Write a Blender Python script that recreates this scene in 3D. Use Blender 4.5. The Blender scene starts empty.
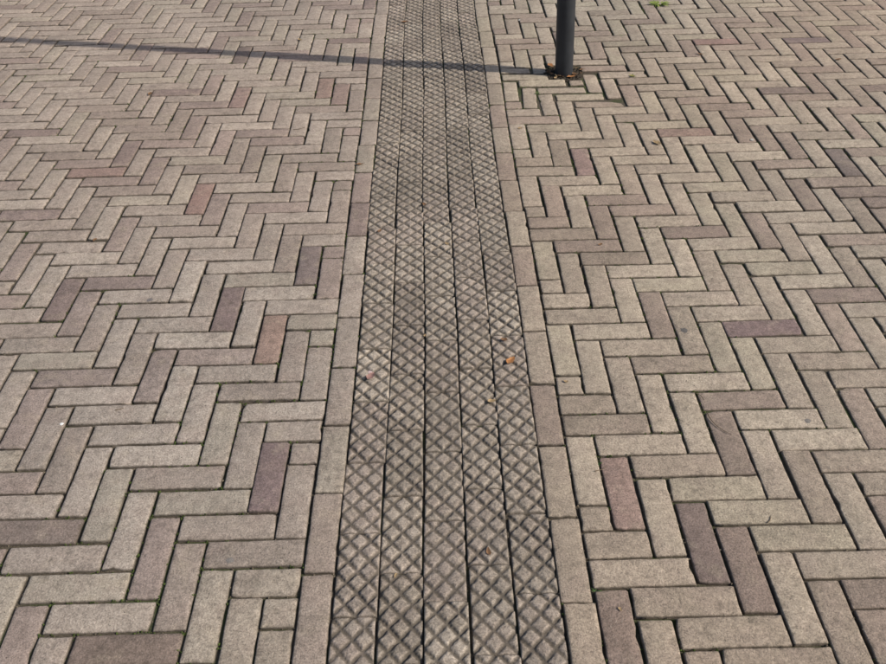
import bpy, math, random
import numpy as np
from mathutils import Vector, Matrix, noise as mn
random.seed(7); rng=np.random.default_rng(7)
sc=bpy.context.scene
H=1.458; F=850.0; TH=math.atan(687/850.0); ROLL=math.radians(1.5)
# ---------------- camera
cam=bpy.data.cameras.new("camera"); co=bpy.data.objects.new("camera",cam); sc.collection.objects.link(co)
cam.sensor_width=36; cam.lens=36*F/886; cam.clip_start=.05; cam.clip_end=3000
co.matrix_world=Matrix.Translation((0,0,H))@Matrix.Rotation(math.pi/2-TH,4,'X')@Matrix.Rotation(-ROLL,4,'Z')
sc.camera=co
CM=co.matrix_world.to_3x3()
def G(px,py):
    d=CM@Vector((px-443,-(py-332),-F)); t=H/-d.z
    return (d.x*t,d.y*t)
# ---------------- light
el=math.radians(36); sx,sy=0.975,-0.223
sun=bpy.data.lights.new("sun","SUN"); sun.energy=4.1; sun.angle=math.radians(.6); sun.color=(1,.94,.85)
so=bpy.data.objects.new("sun",sun); sc.collection.objects.link(so)
D=Vector((sx*math.cos(el),sy*math.cos(el),math.sin(el)))
so.rotation_euler=D.to_track_quat('Z','Y').to_euler(); so.location=(4,-2,6)
w=bpy.data.worlds.new("World"); sc.world=w; w.use_nodes=True
nt=w.node_tree; sk=nt.nodes.new("ShaderNodeTexSky"); sk.sky_type='NISHITA'; sk.sun_disc=False
sk.sun_elevation=el; sk.sun_rotation=math.atan2(sx,sy); sk.dust_density=2.5
bg=nt.nodes["Background"]; bg.inputs[1].default_value=.115; nt.links.new(sk.outputs[0],bg.inputs[0])
sc.view_settings.view_transform='Standard'; sc.view_settings.look='None'; sc.view_settings.exposure=0

# ---------------- materials
class M:
    def __init__(s,name):
        s.m=bpy.data.materials.new(name); s.m.use_nodes=True; s.t=s.m.node_tree
        s.b=s.t.nodes["Principled BSDF"]; s.b.inputs["Specular IOR Level"].default_value=.2
        s.geo=s.t.nodes.new("ShaderNodeNewGeometry")
    def L(s,a,b): s.t.links.new(a,b)
    def noise(s,scale,det=3,rough=.6,vec=None):
        n=s.t.nodes.new("ShaderNodeTexNoise"); n.inputs["Scale"].default_value=scale
        n.inputs["Detail"].default_value=det; n.inputs["Roughness"].default_value=rough
        s.L(vec or s.geo.outputs["Position"],n.inputs["Vector"]); return n.outputs["Fac"]
    def remap(s,f,a,b,c,d):
        n=s.t.nodes.new("ShaderNodeMapRange"); s.L(f,n.inputs[0])
        for i,v in enumerate((a,b,c,d)): n.inputs[i+1].default_value=v
        return n.outputs[0]
    def mix(s,f,a,b,mode='MIX'):
        n=s.t.nodes.new("ShaderNodeMix"); n.data_type='RGBA'; n.blend_type=mode
        for i,v in ((0,f),(6,a),(7,b)):
            if isinstance(v,(int,float)): n.inputs[i].default_value=v
            elif isinstance(v,tuple): n.inputs[i].default_value=v+(1,)
            else: s.L(v,n.inputs[i])
        return n.outputs[2]
    def math(s,op,a,b):
        n=s.t.nodes.new("ShaderNodeMath"); n.operation=op
        for i,v in ((0,a),(1,b)):
            if isinstance(v,(int,float)): n.inputs[i].default_value=v
            else: s.L(v,n.inputs[i])
        return n.outputs[0]
    def bump(s,h,dist,strength=1,prev=None):
        n=s.t.nodes.new("ShaderNodeBump"); n.inputs["Distance"].default_value=dist
        n.inputs["Strength"].default_value=strength; s.L(h,n.inputs["Height"])
        if prev: s.L(prev,n.inputs["Normal"])
        return n.outputs[0]

def brick_mat(name,tactile=False):
    m=M(name)
    at=m.t.nodes.new("ShaderNodeAttribute"); at.attribute_name="bcol"
    col=at.outputs["Color"]; cav=at.outputs["Alpha"]
    n1=m.noise(9,4); n2=m.noise(55,4,.7); n3=m.noise(240,4,.8); n4=m.noise(1.6,3)
    # kiln burn: mauve / ochre drift inside each brick
    col=m.mix(m.remap(m.noise(13,3,.6),.45,.72,0,.38),col,(.295,.222,.185))
    col=m.mix(m.remap(m.noise(19,2,.5),.55,.75,0,.35),col,(.385,.32,.235))
    col=m.mix(1.0,col,m.remap(n4,.3,.7,.92,1.08),'MULTIPLY')
    col=m.mix(1.0,col,m.remap(n1,.3,.7,.88,1.10),'MULTIPLY')
    col=m.mix(1.0,col,m.remap(n2,.3,.7,.80,1.18),'MULTIPLY')
    col=m.mix(1.0,col,m.remap(n3,.32,.68,.58,1.42),'MULTIPLY')
    # dark pits and pale sand grains
    pit=m.remap(m.noise(300,2,.5),.62,.70,0,.55)
    col=m.mix(pit,col,(.065,.052,.042))
    pale=m.remap(m.noise(380,1,.5),.68,.74,0,.4)
    col=m.mix(pale,col,(.48,.43,.36))
    # grime patches
    col=m.mix(m.remap(m.noise(17,5,.75),.53,.75,0,.38),col,(.11,.09,.07))
    # dirt towards worn edges and in hollows
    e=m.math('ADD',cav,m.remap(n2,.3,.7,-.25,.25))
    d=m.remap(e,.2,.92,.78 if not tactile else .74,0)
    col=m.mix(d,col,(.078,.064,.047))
    if tactile:
        col=m.mix(m.remap(m.noise(2.6,5,.75),.46,.70,0,.34),col,(.095,.083,.072))
    m.L(col,m.b.inputs["Base Color"]); m.b.inputs["Roughness"].default_value=.88
    b=m.bump(n2,.0024,.7); b=m.bump(n3,.0018,1,b)
    m.L(b,m.b.inputs["Normal"]); return m.m
MB=brick_mat("fired_brick"); MT=brick_mat("tactile_brick",True)

def ground_mat():
    m=M("joint_sand"); n1=m.noise(5,4); n2=m.noise(200,4,.7)
    c=m.mix(m.remap(n2,.3,.7,0,1),(.048,.039,.029),(.15,.125,.092))
    c=m.mix(m.remap(m.noise(3.3,4,.7),.48,.60,0,.8),c,(.045,.068,.018))
    # far away the sheet carries on as paving
    br=m.t.nodes.new("ShaderNodeTexBrick"); br.inputs["Scale"].default_value=1
    br.inputs["Brick Width"].default_value=.21; br.inputs["Row Height"].default_value=.07
    br.inputs["Mortar Size"].default_value=.004
    br.inputs["Color1"].default_value=(.29,.25,.20,1); br.inputs["Color2"].default_value=(.24,.20,.165,1); br.inputs["Mortar"].default_value=(.07,.06,.05,1)
    m.L(m.geo.outputs["Position"],br.inputs["Vector"])
    sp=m.t.nodes.new("ShaderNodeSeparateXYZ"); m.L(m.geo.outputs["Position"],sp.inputs[0])
    ax=m.math('ABSOLUTE',sp.outputs[0],0); ay=m.math('ABSOLUTE',m.math('SUBTRACT',sp.outputs[1],5),0)
    f=m.math('GREATER_THAN',m.math('MAXIMUM',ax,ay),7.0)
    c=m.mix(f,c,br.outputs["Color"])
    m.L(c,m.b.inputs["Base Color"]); m.b.inputs["Roughness"].default_value=.95
    m.L(m.bump(n2,.004,1),m.b.inputs["Normal"]); return m.m
def simple(name,c1,c2,scale,rough=.8,attr=False,bump=.0005,spec=.3):
    m=M(name); n=m.noise(scale,4)
    c=m.mix(m.remap(n,.3,.7,0,1),c1,c2)
    if attr:
        at=m.t.nodes.new("ShaderNodeAttribute"); at.attribute_name="bcol"
        c=m.mix(1.0,at.outputs["Color"],m.remap(n,.3,.7,.7,1.25),'MULTIPLY')
    m.L(c,m.b.inputs["Base Color"]); m.b.inputs["Roughness"].default_value=rough
    m.b.inputs["Specular IOR Level"].default_value=spec
    m.L(m.bump(n,bump,1),m.b.inputs["Normal"]); return m.m

# ---------------- mesh accumulation
class Acc:
    def __init__(s): s.v=[];s.c=[];s.loops=[];s.sizes=[];s.n=0
    def add(s,V,C,faces_flat,sizes):
        s.v.append(V); s.c.append(C); s.loops.append(np.asarray(faces_flat)+s.n); s.sizes.append(np.asarray(sizes)); s.n+=len(V)
    def build(s,name,mats,smooth=True):
        V=np.concatenate(s.v).astype(np.float32); C=np.concatenate(s.c).astype(np.float32)
        Lp=np.concatenate(s.loops).astype(np.int32); S=np.concatenate(s.sizes).astype(np.int32)
        me=bpy.data.meshes.new(name); me.vertices.add(len(V)); me.vertices.foreach_set("co",V.ravel())
        me.loops.add(len(Lp)); me.loops.foreach_set("vertex_index",Lp)
        me.polygons.add(len(S)); st=np.concatenate(([0],np.cumsum(S)[:-1])).astype(np.int32)
        me.polygons.foreach_set("loop_start",st)
        me.update(calc_edges=True)
        a=me.attributes.new("bcol",'FLOAT_COLOR','POINT'); a.data.foreach_set("color",C.ravel())
        me.polygons.foreach_set("use_smooth",np.full(len(S),smooth))
        me.validate(); 
        o=bpy.data.objects.new(name,me); sc.collection.objects.link(o)
        for m in mats: me.materials.append(m)
        return o

def warp(x,y):
    return (.0045*math.sin(1.7*x+.9*y+1)+.003*math.sin(4.1*y-2.3*x), .0045*math.sin(2.1*x-1.3*y)+.003*math.sin(5.0*x+1.9*y+2))
def hz(x,y): return .0022*math.sin(2.6*x+1.1*y)+.0018*math.sin(3.7*y-1.9*x+.5)
_topo={}
def topo(n,R):
    if (n,R) in _topo: return _topo[(n,R)]
    f=[];s=[]
    for r in range(R-1):
        for i in range(n):
            j=(i+1)%n; f+= [r*n+i,r*n+j,(r+1)*n+j,(r+1)*n+i]; s.append(4)
    f+= [ (R-1)*n+i for i in range(n)]; s.append(n)
    _topo[(n,R)]=(f,s); return f,s
def outline(a,b,r,hi):
    P=[]
    na=max(1,int(round(a*2/.02))) if hi else 1; nb=max(1,int(round(b*2/.02))) if hi else 1
    ks=(0,.5,1) if hi else (0,1)
    def corner(cx,cy,a0):
        for k in ks:
            t=a0+k*math.pi/2; P.append((cx+r*math.cos(t),cy+r*math.sin(t)))
    corner(a-r,b-r,0)
    for i in range(1,na): P.append((a-r-(2*(a-r))*i/na,b))
    corner(-a+r,b-r,math.pi/2)
    for i in range(1,nb): P.append((-a,b-r-2*(b-r)*i/nb))
    corner(-a+r,-b+r,math.pi)
    for i in range(1,na): P.append((-a+r+2*(a-r)*i/na,-b))
    corner(a-r,-b+r,1.5*math.pi)
    for i in range(1,nb): P.append((a,-b+r+2*(b-r)*i/nb))
    return np.array(P)
perim=[]
def brick(acc,cx,cy,lx,ly,col,hi,jit=1.0):
    a,b=lx/2,ly/2
    r=random.uniform(.0015,.0045)
    P=outline(a,b,r,hi); n=len(P)
    nrm=P/np.maximum(np.linalg.norm(P,axis=1,keepdims=True),1e-6)
    if hi:
        inn=rng.uniform(-.0005,.0014,(n,1))
        for _ in range(4):
            if random.random()<.25:
                c=P[random.randrange(n)]; dd=np.linalg.norm(P-c,axis=1,keepdims=True)
                inn=inn+random.uniform(.0015,.005)*np.exp(-(dd/.008)**2)
        P=P-nrm*inn
    def inset(d):
        Q=P.copy(); Q[:,0]-=np.sign(P[:,0])*np.minimum(d,abs(P[:,0])); Q[:,1]-=np.sign(P[:,1])*np.minimum(d,abs(P[:,1])); return Q
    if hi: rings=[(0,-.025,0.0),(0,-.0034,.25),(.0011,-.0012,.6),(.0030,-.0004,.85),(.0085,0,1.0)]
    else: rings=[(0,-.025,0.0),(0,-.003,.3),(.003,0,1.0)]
    V=[];C=[]
    rot=random.gauss(0,.007)*jit; cr,sr=math.cos(rot),math.sin(rot)
    tx,ty=random.gauss(0,.0045)*jit,random.gauss(0,.008)*jit
    dz=random.gauss(0,.0006)*jit+hz(cx,cy)
    if lx<ly: tx,ty=ty,tx
    wx,wy=warp(cx,cy)
    ox=cx+wx+random.gauss(0,.0008)*jit; oy=cy+wy+random.gauss(0,.0008)*jit
    for d,z,cv in rings:
        Q=inset(d); X=Q[:,0]*cr-Q[:,1]*sr; Y=Q[:,0]*sr+Q[:,1]*cr
        zz=z+dz+tx*X+ty*Y
        if z<-.02: zz=np.full(n,-.028)
        elif hi and z<0: zz=zz-rng.uniform(0,.0007,n)
        V.append(np.stack([X+ox,Y+oy,zz],1))
        C.append(np.tile([col[0],col[1],col[2],cv],(n,1)))
    f,s=topo(n,len(rings)); acc.add(np.concatenate(V),np.concatenate(C),f,s)
    if hi:
        e=V[1]+np.column_stack([nrm*.0018,np.zeros(n)])
        for q in e[::2]: perim.append(q)

# ---------------- colours
PAL=[((.385,.318,.256),6),((.36,.297,.238),6),((.41,.342,.273),4),((.33,.268,.215),3.5),((.325,.255,.21),2.4),((.30,.235,.195),1.7),((.255,.196,.166),.8),((.375,.318,.247),3)]
PW=[p[1] for p in PAL]
DARK=(.205,.157,.138); RED=(.285,.20,.166)
spec=[(705,540,DARK),(626,492,RED),(763,325,DARK),(585,165,RED),(675,133,RED),(800,88,DARK),(880,127,DARK),(828,40,DARK),(700,40,RED),
(40,538,DARK),(75,170,RED),(55,303,DARK),(262,355,RED),(265,475,DARK),(245,100,RED),(225,310,DARK),(195,205,RED),(310,255,DARK),
(323,97,RED),(245,62,DARK),(340,100,RED),(840,170,DARK),(120,640,DARK)]
spec=[(G(a,b),c) for a,b,c in spec]
def pick(cx,cy,lx,ly):
    for (g,c) in spec:
        if abs(g[0]-cx)<lx/2 and abs(g[1]-cy)<ly/2: return tuple(v*random.uniform(.98,1.06) for v in c)
    c=random.choices([p[0] for p in PAL],PW)[0]
    k=random.gauss(1,.05)
    g=mn.noise(Vector((cx*.7,cy*.7,3)))
    if cx<0: c=(c[0]*.975,c[1]*.965,c[2]*.985)
    else: c=(c[0]*1.01,c[1]*1.01,c[2]*.975)
    return (c[0]*k*(1+.06*g),c[1]*k,c[2]*k*(1-.04*g))

# ---------------- layout
SC=-.010; HW=.2235; BW=.067; W=.070
XR=SC+HW+BW; XL=SC-HW-BW
POLE=(.555,3.575)
YMIN,YMAX=-2.0,12.0; XE=7.0
def inview(x,y): return .45<y<6.2 and abs(x)<.9+.62*y
left=Acc(); right=Acc()
GAP=.0036
def cells(acc,x0,i0,i1,yc,c):
    j0=int((YMIN-yc)/W); j1=int((YMAX-yc)/W)
    for j in range(j0-3,j1):
        for i in range(i0-3,i1+1):
            k=(i+j+c)%6
            if k not in (0,3): continue
            if k==0: ci=[(i+a,j) for a in range(3)]
            else: ci=[(i,j+a) for a in range(3)]
            ci=[q for q in ci if i0<=q[0]<=i1]
            if not ci: continue
            groups=[ci]
            xs=[x0+(q[0]+.5)*W for q in ci]; ys=[yc+q[1]*W for q in ci]
            if min(math.hypot(x-POLE[0],y-POLE[1]) for x,y in zip(xs,ys))<.058:
                keep=[q for q,x,y in zip(ci,xs,ys) if math.hypot(x-POLE[0],y-POLE[1])>=.058]
                groups=[keep] if len(keep)==3 or (len(keep)==2 and abs(keep[0][0]-keep[1][0])+abs(keep[0][1]-keep[1][1])==1) else [[q] for q in keep]
                groups=[g for g in groups if g]
            for g in groups:
                xa=[x0+(q[0]+.5)*W for q in g]; ya=[yc+q[1]*W for q in g]
                cx,cy=sum(xa)/len(xa),sum(ya)/len(ya)
                gx=GAP+random.choice([0,0,0,.001,.002]); 
                lx=max(xa)-min(xa)+W-gx-random.uniform(-.0006,.0012); ly=max(ya)-min(ya)+W-gx-random.uniform(-.0006,.0012)
                near=math.hypot(cx-POLE[0]+.02,(cy-POLE[1]+.11))<.26
                if near: lx-=.007; ly-=.007
                brick(acc,cx,cy,lx,ly,pick(cx,cy,lx,ly),inview(cx,cy),1.0 if not near else 3.2)
n=int((XE-XR)/W)
cells(right,XR,0,n,1.0226,0)
cells(left,XL,-n,-1,1.092,3)
left.build("herringbone_brick_paving",[MB]); right.build("herringbone_brick_paving",[MB])
# borders
for cx,ph in ((SC+HW+BW/2,1.169),(SC-HW-BW/2,1.04)):
    acc=Acc(); y=ph-.21*15
    while y<YMAX:
        c=pick(cx,y+.105,.06,.2); 
        brick(acc,cx,y+.105,BW-.0036,.21-GAP,tuple(v*.96 for v in c),inview(cx,y),.7)
        y+=.21
    acc.build("border_brick_course",[MB])

# tactile
tac=Acc(); CW=HW*2/5; PL=.2005
def paver(cx,cy,col,hi):
    st=.0021 if hi else .0055
    a=(CW-random.uniform(.0028,.0046))/2; b=(PL-.0028)/2
    nu=int(2*a/st); nv=int(2*b/st)
    u=np.linspace(-a,a,nu); v=np.linspace(-b,b,nv)
    u=np.concatenate(([-a],u,[a])); v=np.concatenate(([-b],v,[b]))
    U,Vv=np.meshgrid(u,v,indexing='ij')
    wu=CW/2; wv=PL/4
    jx=random.gauss(0,.0010); jy=random.gauss(0,.002)
    p=(U+jx)/wu+(Vv+jy)/wv; q=(U+jx)/wu-(Vv+jy)/wv
    pit=1/math.sqrt(1/wu**2+1/wv**2)
    f1,f2,f3=[random.random()*6 for _ in range(3)]
    wob=.0006*np.sin(U*310+Vv*170+f1)+.0005*np.sin(Vv*520-U*410+f2)
    d=np.minimum(abs(p-np.round(p)),abs(q-np.round(q)))*pit+wob
    # traffic wear: shallow or partly filled grooves vary over the paver
    wear=random.uniform(.68,1.05)*(1+.20*np.sin(U*45+Vv*31+f3))
    t=np.clip((d-.0014)/(.0050),0,1); t=t*t*(3-2*t)
    z=-.0048*wear*(1-t)
    z-= .0008*np.exp(-((d-.006)/.002)**2)
    e=np.minimum(a-abs(U),b-abs(Vv)); z-= .0022*np.exp(-(e/.0022)**2)
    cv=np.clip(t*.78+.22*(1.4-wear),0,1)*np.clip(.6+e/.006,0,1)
    if hi: z=z+rng.normal(0,.00022,z.shape)
    tx,ty=random.gauss(0,.010),random.gauss(0,.005); dz=random.gauss(0,.0009)+hz(cx,cy)+.0005
    z=z+tx*U+ty*Vv+dz
    z[0,:]=z[-1,:]=-.028; z[:,0]=z[:,-1]=-.028; cv[0,:]=cv[-1,:]=0; cv[:,0]=cv[:,-1]=0
    rot=random.gauss(0,.005); wx,wy=warp(cx,cy)
    X=U-Vv*rot+cx+wx+random.gauss(0,.0008); Y=Vv+U*rot+cy+wy
    V=np.stack([X,Y,z],-1).reshape(-1,3)
    C=np.concatenate([np.tile(col,(V.shape[0],1)),cv.reshape(-1,1)],1)
    A,B=U.shape; idx=np.arange(A*B).reshape(A,B)
    f=np.stack([idx[:-1,:-1],idx[1:,:-1],idx[1:,1:],idx[:-1,1:]],-1).reshape(-1)
    tac.add(V,C,f,np.full((A-1)*(B-1),4))
TP=[(.35,.296,.24),(.375,.32,.26),(.325,.275,.223),(.35,.29,.24),(.31,.26,.214)]
for k in range(5):
    cx=SC-HW+CW*(k+.5); y=1.04+[0,.10,.03,.115,.045][k]-PL*14
    while y<YMAX:
        c=random.choice(TP); g=random.gauss(1,.06); col=[v*g for v in c]
        paver(cx,y,col,inview(cx,y) and y<5.6); y+=PL
tac.build("tactile_paving_strip",[MT])

# ---------------- ground sheet
acc=Acc()
s=1500
V=np.array([(-s,-s,-.0088),(s,-s,-.0088),(s,s,-.0088),(-s,s,-.0088)],float)
acc.add(V,np.ones((4,4)),[0,1,2,3],[4]); acc.build("ground",[ground_mat()],False)

# ---------------- moss / grit
OV=np.array([(1,0,0),(0,1,0),(-1,0,0),(0,-1,0),(0,0,1),(0,0,-.3)],float)
OF=[0,1,4,1,2,4,2,3,4,3,0,4,1,0,5,2,1,5,3,2,5,0,3,5]
def lump(acc,x,y,z,r,rz,col):
    a=random.random()*6.28; c,s_=math.cos(a),math.sin(a)
    P=OV*rng.uniform(.6,1.3,(6,1))*np.array([r*random.uniform(.7,1.6),r,rz]); 
    P=np.stack([P[:,0]*c-P[:,1]*s_+x,P[:,0]*s_+P[:,1]*c+y,P[:,2]+z],1)
    acc.add(P,np.tile([*col,1],(6,1)),OF,[3]*8)
moss=Acc(); crumbs=Acc()
for q in perim:
    x,y=q[0],q[1]
    if y>5: continue
    m=mn.noise(Vector((x*2.3,y*2.3,1)))+.5*mn.noise(Vector((x*9,y*9,4)))
    edge=.20 if (XR-.02<x<XR+.35 or XL-.35<x<XL+.02) else 0
    if m+edge>.24 and random.random()<.6:
        for _ in range(3):
            g=random.uniform(.6,1.3)
            lump(moss,x+random.gauss(0,.003),y+random.gauss(0,.003),-.0052+hz(x,y)+random.uniform(-.001,.0025),random.uniform(.0012,.0030),random.uniform(.002,.005),(.065*g,.09*g,.022*g))
    elif random.random()<.45:
        g=random.uniform(.5,1.3)
        lump(crumbs,x,y,-.0055+hz(x,y),random.uniform(.001,.0028),.003,(.17*g,.138*g,.10*g))
for _ in range(4000):
    y=random.uniform(.6,5); x=random.uniform(-3,3)
    g=random.choice([.25,.3,.4,.5,1,1.6])
    lump(crumbs,x,y,hz(x,y)+.0006,random.uniform(.0004,.0015),.0008,(.22*g,.19*g,.15*g))
# soil in the hole around the post
for _ in range(900):
    a=random.random()*6.28; r=random.uniform(.03,.085); g=random.uniform(.4,1.1)
    lump(crumbs,POLE[0]+r*math.cos(a),POLE[1]+r*math.sin(a),-.007+random.uniform(0,.004),random.uniform(.002,.006),.004,(.09*g,.07*g,.05*g))
moss.build("joint_moss",[simple("moss",(.05,.08,.02),(.1,.13,.03),300,.95,True)],False)
crumbs.build("sand_and_grit",[simple("grit",(.1,.1,.1),(.2,.2,.2),300,.9,True)],False)

# ---------------- leaves
lv=Acc()
def leaf(x,y,z,L,Wd,col,a=None,curl=.35,lift=0):
    a=random.random()*6.28 if a is None else a
    n=9; V=[];
    bend=random.uniform(-.5,.5)
    for i in range(n):
        t=i/(n-1); w_=Wd*.5*math.sin(math.pi*min(1,t**.8*.98+.01))*(1+.14*random.choice([-1,1]))+.0004
        zz=curl*L*(.35*(2*t-1)**2)+lift*t*L
        yb=bend*L*.15*math.sin(math.pi*t)
        for sgn,k in ((-1,1),(0,0),(1,1)):
            V.append((t*L-L/2, sgn*w_+yb, zz+k*w_*random.uniform(.25,.6)))
    V=np.array(V); c,s_=math.cos(a),math.sin(a)
    P=np.stack([V[:,0]*c-V[:,1]*s_+x,V[:,0]*s_+V[:,1]*c+y,V[:,2]+z+.0012+hz(x,y)],1)
    f=[]
    for i in range(n-1):
        for k in (0,1):
            b=i*3+k; f+=[b,b+3,b+4,b+1]
    C=np.tile([*col,1],(len(P),1)); C[1::3,:3]*=.7
    lv.add(P,C,f,[4]*((n-1)*2))
OR=(.42,.19,.07); BR=(.22,.12,.06); TAN=(.40,.28,.15); PK=(.34,.20,.17); YG=(.36,.33,.08)
LP=[(511,362,.034,.018,OR),(504,341,.020,.012,BR),(492,402,.022,.012,TAN),(371,378,.03,.02,PK),(489,552,.020,.010,BR),(405,22,.04,.018,BR),(396,576,.012,.006,TAN),
(657,143,.04,.022,TAN),(562,76,.04,.02,BR),(571,77,.04,.02,OR),(582,70,.03,.015,BR),(548,72,.035,.018,BR),(556,78,.025,.012,TAN),(551,66,.04,.02,OR),
(424,205,.02,.01,BR),(447,245,.018,.01,TAN),(380,232,.02,.01,BR),(632,76,.03,.012,YG),(700,55,.03,.012,BR),(600,245,.018,.008,BR),(566,382,.012,.008,TAN),(425,337,.012,.007,TAN),
(360,165,.03,.013,BR),(150,95,.03,.014,BR),(95,240,.018,.01,BR),(520,128,.02,.012,TAN),(620,610,.01,.005,TAN),(480,300,.012,.007,TAN),(838,60,.03,.014,BR),(300,40,.03,.012,TAN)]
for a,b,l,w_,c in LP:
    g=G(a,b); leaf(g[0],g[1],0,l,w_,c)
for _ in range(12):
    a=random.random()*6.28; r=random.uniform(.045,.08)
    leaf(POLE[0]+r*math.cos(a),POLE[1]+r*math.sin(a)*.9,random.uniform(0,.004),random.uniform(.010,.028),random.uniform(.006,.013),random.choice([BR,BR,TAN,BR]),lift=random.uniform(0,.3))
o=lv.build("fallen_leaves",[simple("dry_leaf",(.3,.15,.05),(.4,.2,.1),120,.7,True)],True)

# twigs
tw=Acc()
def twig(x,y,L,a,curv,r=.0012):
    n=8; V=[];f=[]
    for i in range(n):
        t=i/(n-1); th=a+curv*(t-.5); px=x+L*(t-.5)*math.cos(a)-curv*L*(t-.5)**2*math.sin(a); py=y+L*(t-.5)*math.sin(a)+curv*L*(t-.5)**2*math.cos(a)
        for k in range(5):
            q=k*2*math.pi/5; V.append((px-math.sin(th)*r*math.cos(q)*(1-.5*t),py+math.cos(th)*r*math.cos(q)*(1-.5*t),r*math.sin(q)*(1-.5*t)+r+.001+hz(x,y)))
    for i in range(n-1):
        for k in range(5): f+=[i*5+k,i*5+(k+1)%5,(i+1)*5+(k+1)%5,(i+1)*5+k]
    tw.add(np.array(V),np.tile([.16,.12,.08,1],(len(V),1)),f,[4]*((n-1)*5))
for a,b,L,an,cu in ((716,425,.085,-1.1,.5),(601,470,.03,.4,.3),(700,395,.035,2.2,.8),(300,130,.05,.4,.4),(120,410,.02,.3,.2),(480,180,.03,1,.4),(770,520,.02,1,.4)):
    g=G(a,b); twig(g[0],g[1],L,an,cu)
tw.build("twigs",[simple("twig_bark",(.1,.1,.1),(.2,.2,.2),200,.9,True)],True)

# gum spots and droppings: thin irregular discs pressed on the bricks
sp=Acc()
def blot(px,py,r,col):
    x,y=G(px,py); n=14; V=[(x,y,hz(x,y)+.0018)]
    for i in range(n):
        a=i*2*math.pi/n; rr=r*random.uniform(.75,1.15); V.append((x+rr*math.cos(a),y+rr*math.sin(a),hz(x,y)+.0004))
    f=[]
    for i in range(n): f+=[0,1+i,1+(i+1)%n]
    sp.add(np.array(V),np.tile([*col,1],(n+1,1)),f,[3]*n)
for a,b,r,c in ((62,424,.005,(.75,.75,.72)),(684,330,.010,(.12,.11,.10)),(370,373,.006,(.55,.42,.40)),(752,140,.008,(.45,.43,.38)),(150,300,.009,(.17,.15,.14)),(230,560,.008,(.20,.18,.16)),(808,420,.008,(.19,.17,.15)),(520,20,.01,(.5,.48,.42))):
    blot(a,b,r,c)
sp.build("gum_spots",[simple("gum",(.1,.1,.1),(.2,.2,.2),300,.8,True)],True)

# ---------------- weeds
MW=simple("weed_leaf",(.1,.1,.1),(.2,.2,.2),90,.6,True)
def weed(x,y,n,size,col):
    acc=Acc()
    for _ in range(n):
        a=random.random()*6.28; L=size*random.uniform(.5,1.2); up=random.uniform(.25,1.0); wd=L*random.uniform(.12,.25)
        V=[];m=6
        for i in range(m):
            t=i/(m-1); rr=L*t*math.cos(up*(1-.5*t)); zz=L*t*math.sin(up*(1-.6*t)); w_=wd*.5*math.sin(math.pi*(t*.9+.08))
            for s_ in (-1,1): V.append((x+rr*math.cos(a)-s_*w_*math.sin(a),y+rr*math.sin(a)+s_*w_*math.cos(a),zz-.004))
        f=[]
        for i in range(m-1): f+=[2*i,2*i+2,2*i+3,2*i+1]
        g=random.uniform(.7,1.3)
        acc.add(np.array(V),np.tile([col[0]*g,col[1]*g,col[2]*g,1],(len(V),1)),f,[4]*(m-1))
    acc.build("weed",[MW],True)
for a,b,n_,s_,c in ((660,5,70,.055,(.24,.30,.06)),(622,36,16,.022,(.12,.17,.04)),(632,76,10,.018,(.14,.18,.04)),(598,462,9,.012,(.06,.12,.03)),(305,462,9,.012,(.07,.12,.03)),(596,590,9,.012,(.06,.12,.03)),(523,87,8,.018,(.12,.16,.04)),(538,93,8,.018,(.10,.14,.04)),(730,610,9,.012,(.07,.12,.03)),(215,395,8,.011,(.07,.12,.03))):
    g=G(a,b); weed(g[0],g[1],n_,s_,c)

# ---------------- lamp post
prof=[(.0,-.05),(.0385,-.05),(.0385,.9),(.0385,1.02),(.036,1.035),(.031,1.05),(.031,3.9),(.034,3.905),(.034,3.96),(.05,3.97),(.09,4.03),(.095,4.04)]
glass=[(.095,4.04),(.15,4.33),(.155,4.345)]
cap=[(.155,4.345),(.24,4.35),(.245,4.362),(.20,4.40),(.10,4.45),(.03,4.47),(.022,4.50),(0,4.505)]
def lathe(prof,n=48):
    V=[];f=[]
    for r,z in prof:
        for i in range(n): a=i*2*math.pi/n; V.append((r*math.cos(a),r*math.sin(a),z))
    for j in range(len(prof)-1):
        for i in range(n): f.append((j*n+i,j*n+(i+1)%n,(j+1)*n+(i+1)%n,(j+1)*n+i))
    return V,f
me=bpy.data.meshes.new("lamp_post"); V=[];Fc=[];mi=[]
for pr,m_ in ((prof,0),(glass,1),(cap,0)):
    v,f=lathe(pr); o_=len(V); V+=v; Fc+=[tuple(i+o_ for i in q) for q in f]; mi+=[m_]*len(f)
# service door, slightly proud of the shaft
o_=len(V); nd=9
for z in (.55,.85):
    for i in range(nd):
        a=math.radians(-90-35+70*i/(nd-1)); V.append((.0405*math.cos(a),.0405*math.sin(a),z))
for i in range(nd-1): Fc.append((o_+i,o_+i+1,o_+nd+i+1,o_+nd+i)); mi.append(0)
me.from_pydata(V,[],Fc); me.update()
for p,m_ in zip(me.polygons,mi): p.material_index=m_; p.use_smooth=True
me.materials.append(simple("dark_grey_paint",(.020,.023,.028),(.030,.034,.040),25,.5,False,.0005,.35))
me.materials.append(simple("frosted_lantern",(.6,.6,.58),(.7,.7,.68),5,.3))
try: me.set_sharp_from_angle(angle=math.radians(35))
except Exception as e: print(e)
lo=bpy.data.objects.new("lamp_post",me); sc.collection.objects.link(lo)
lo.location=(POLE[0],POLE[1],0); lo.rotation_euler=(0,math.radians(-2.0),0)
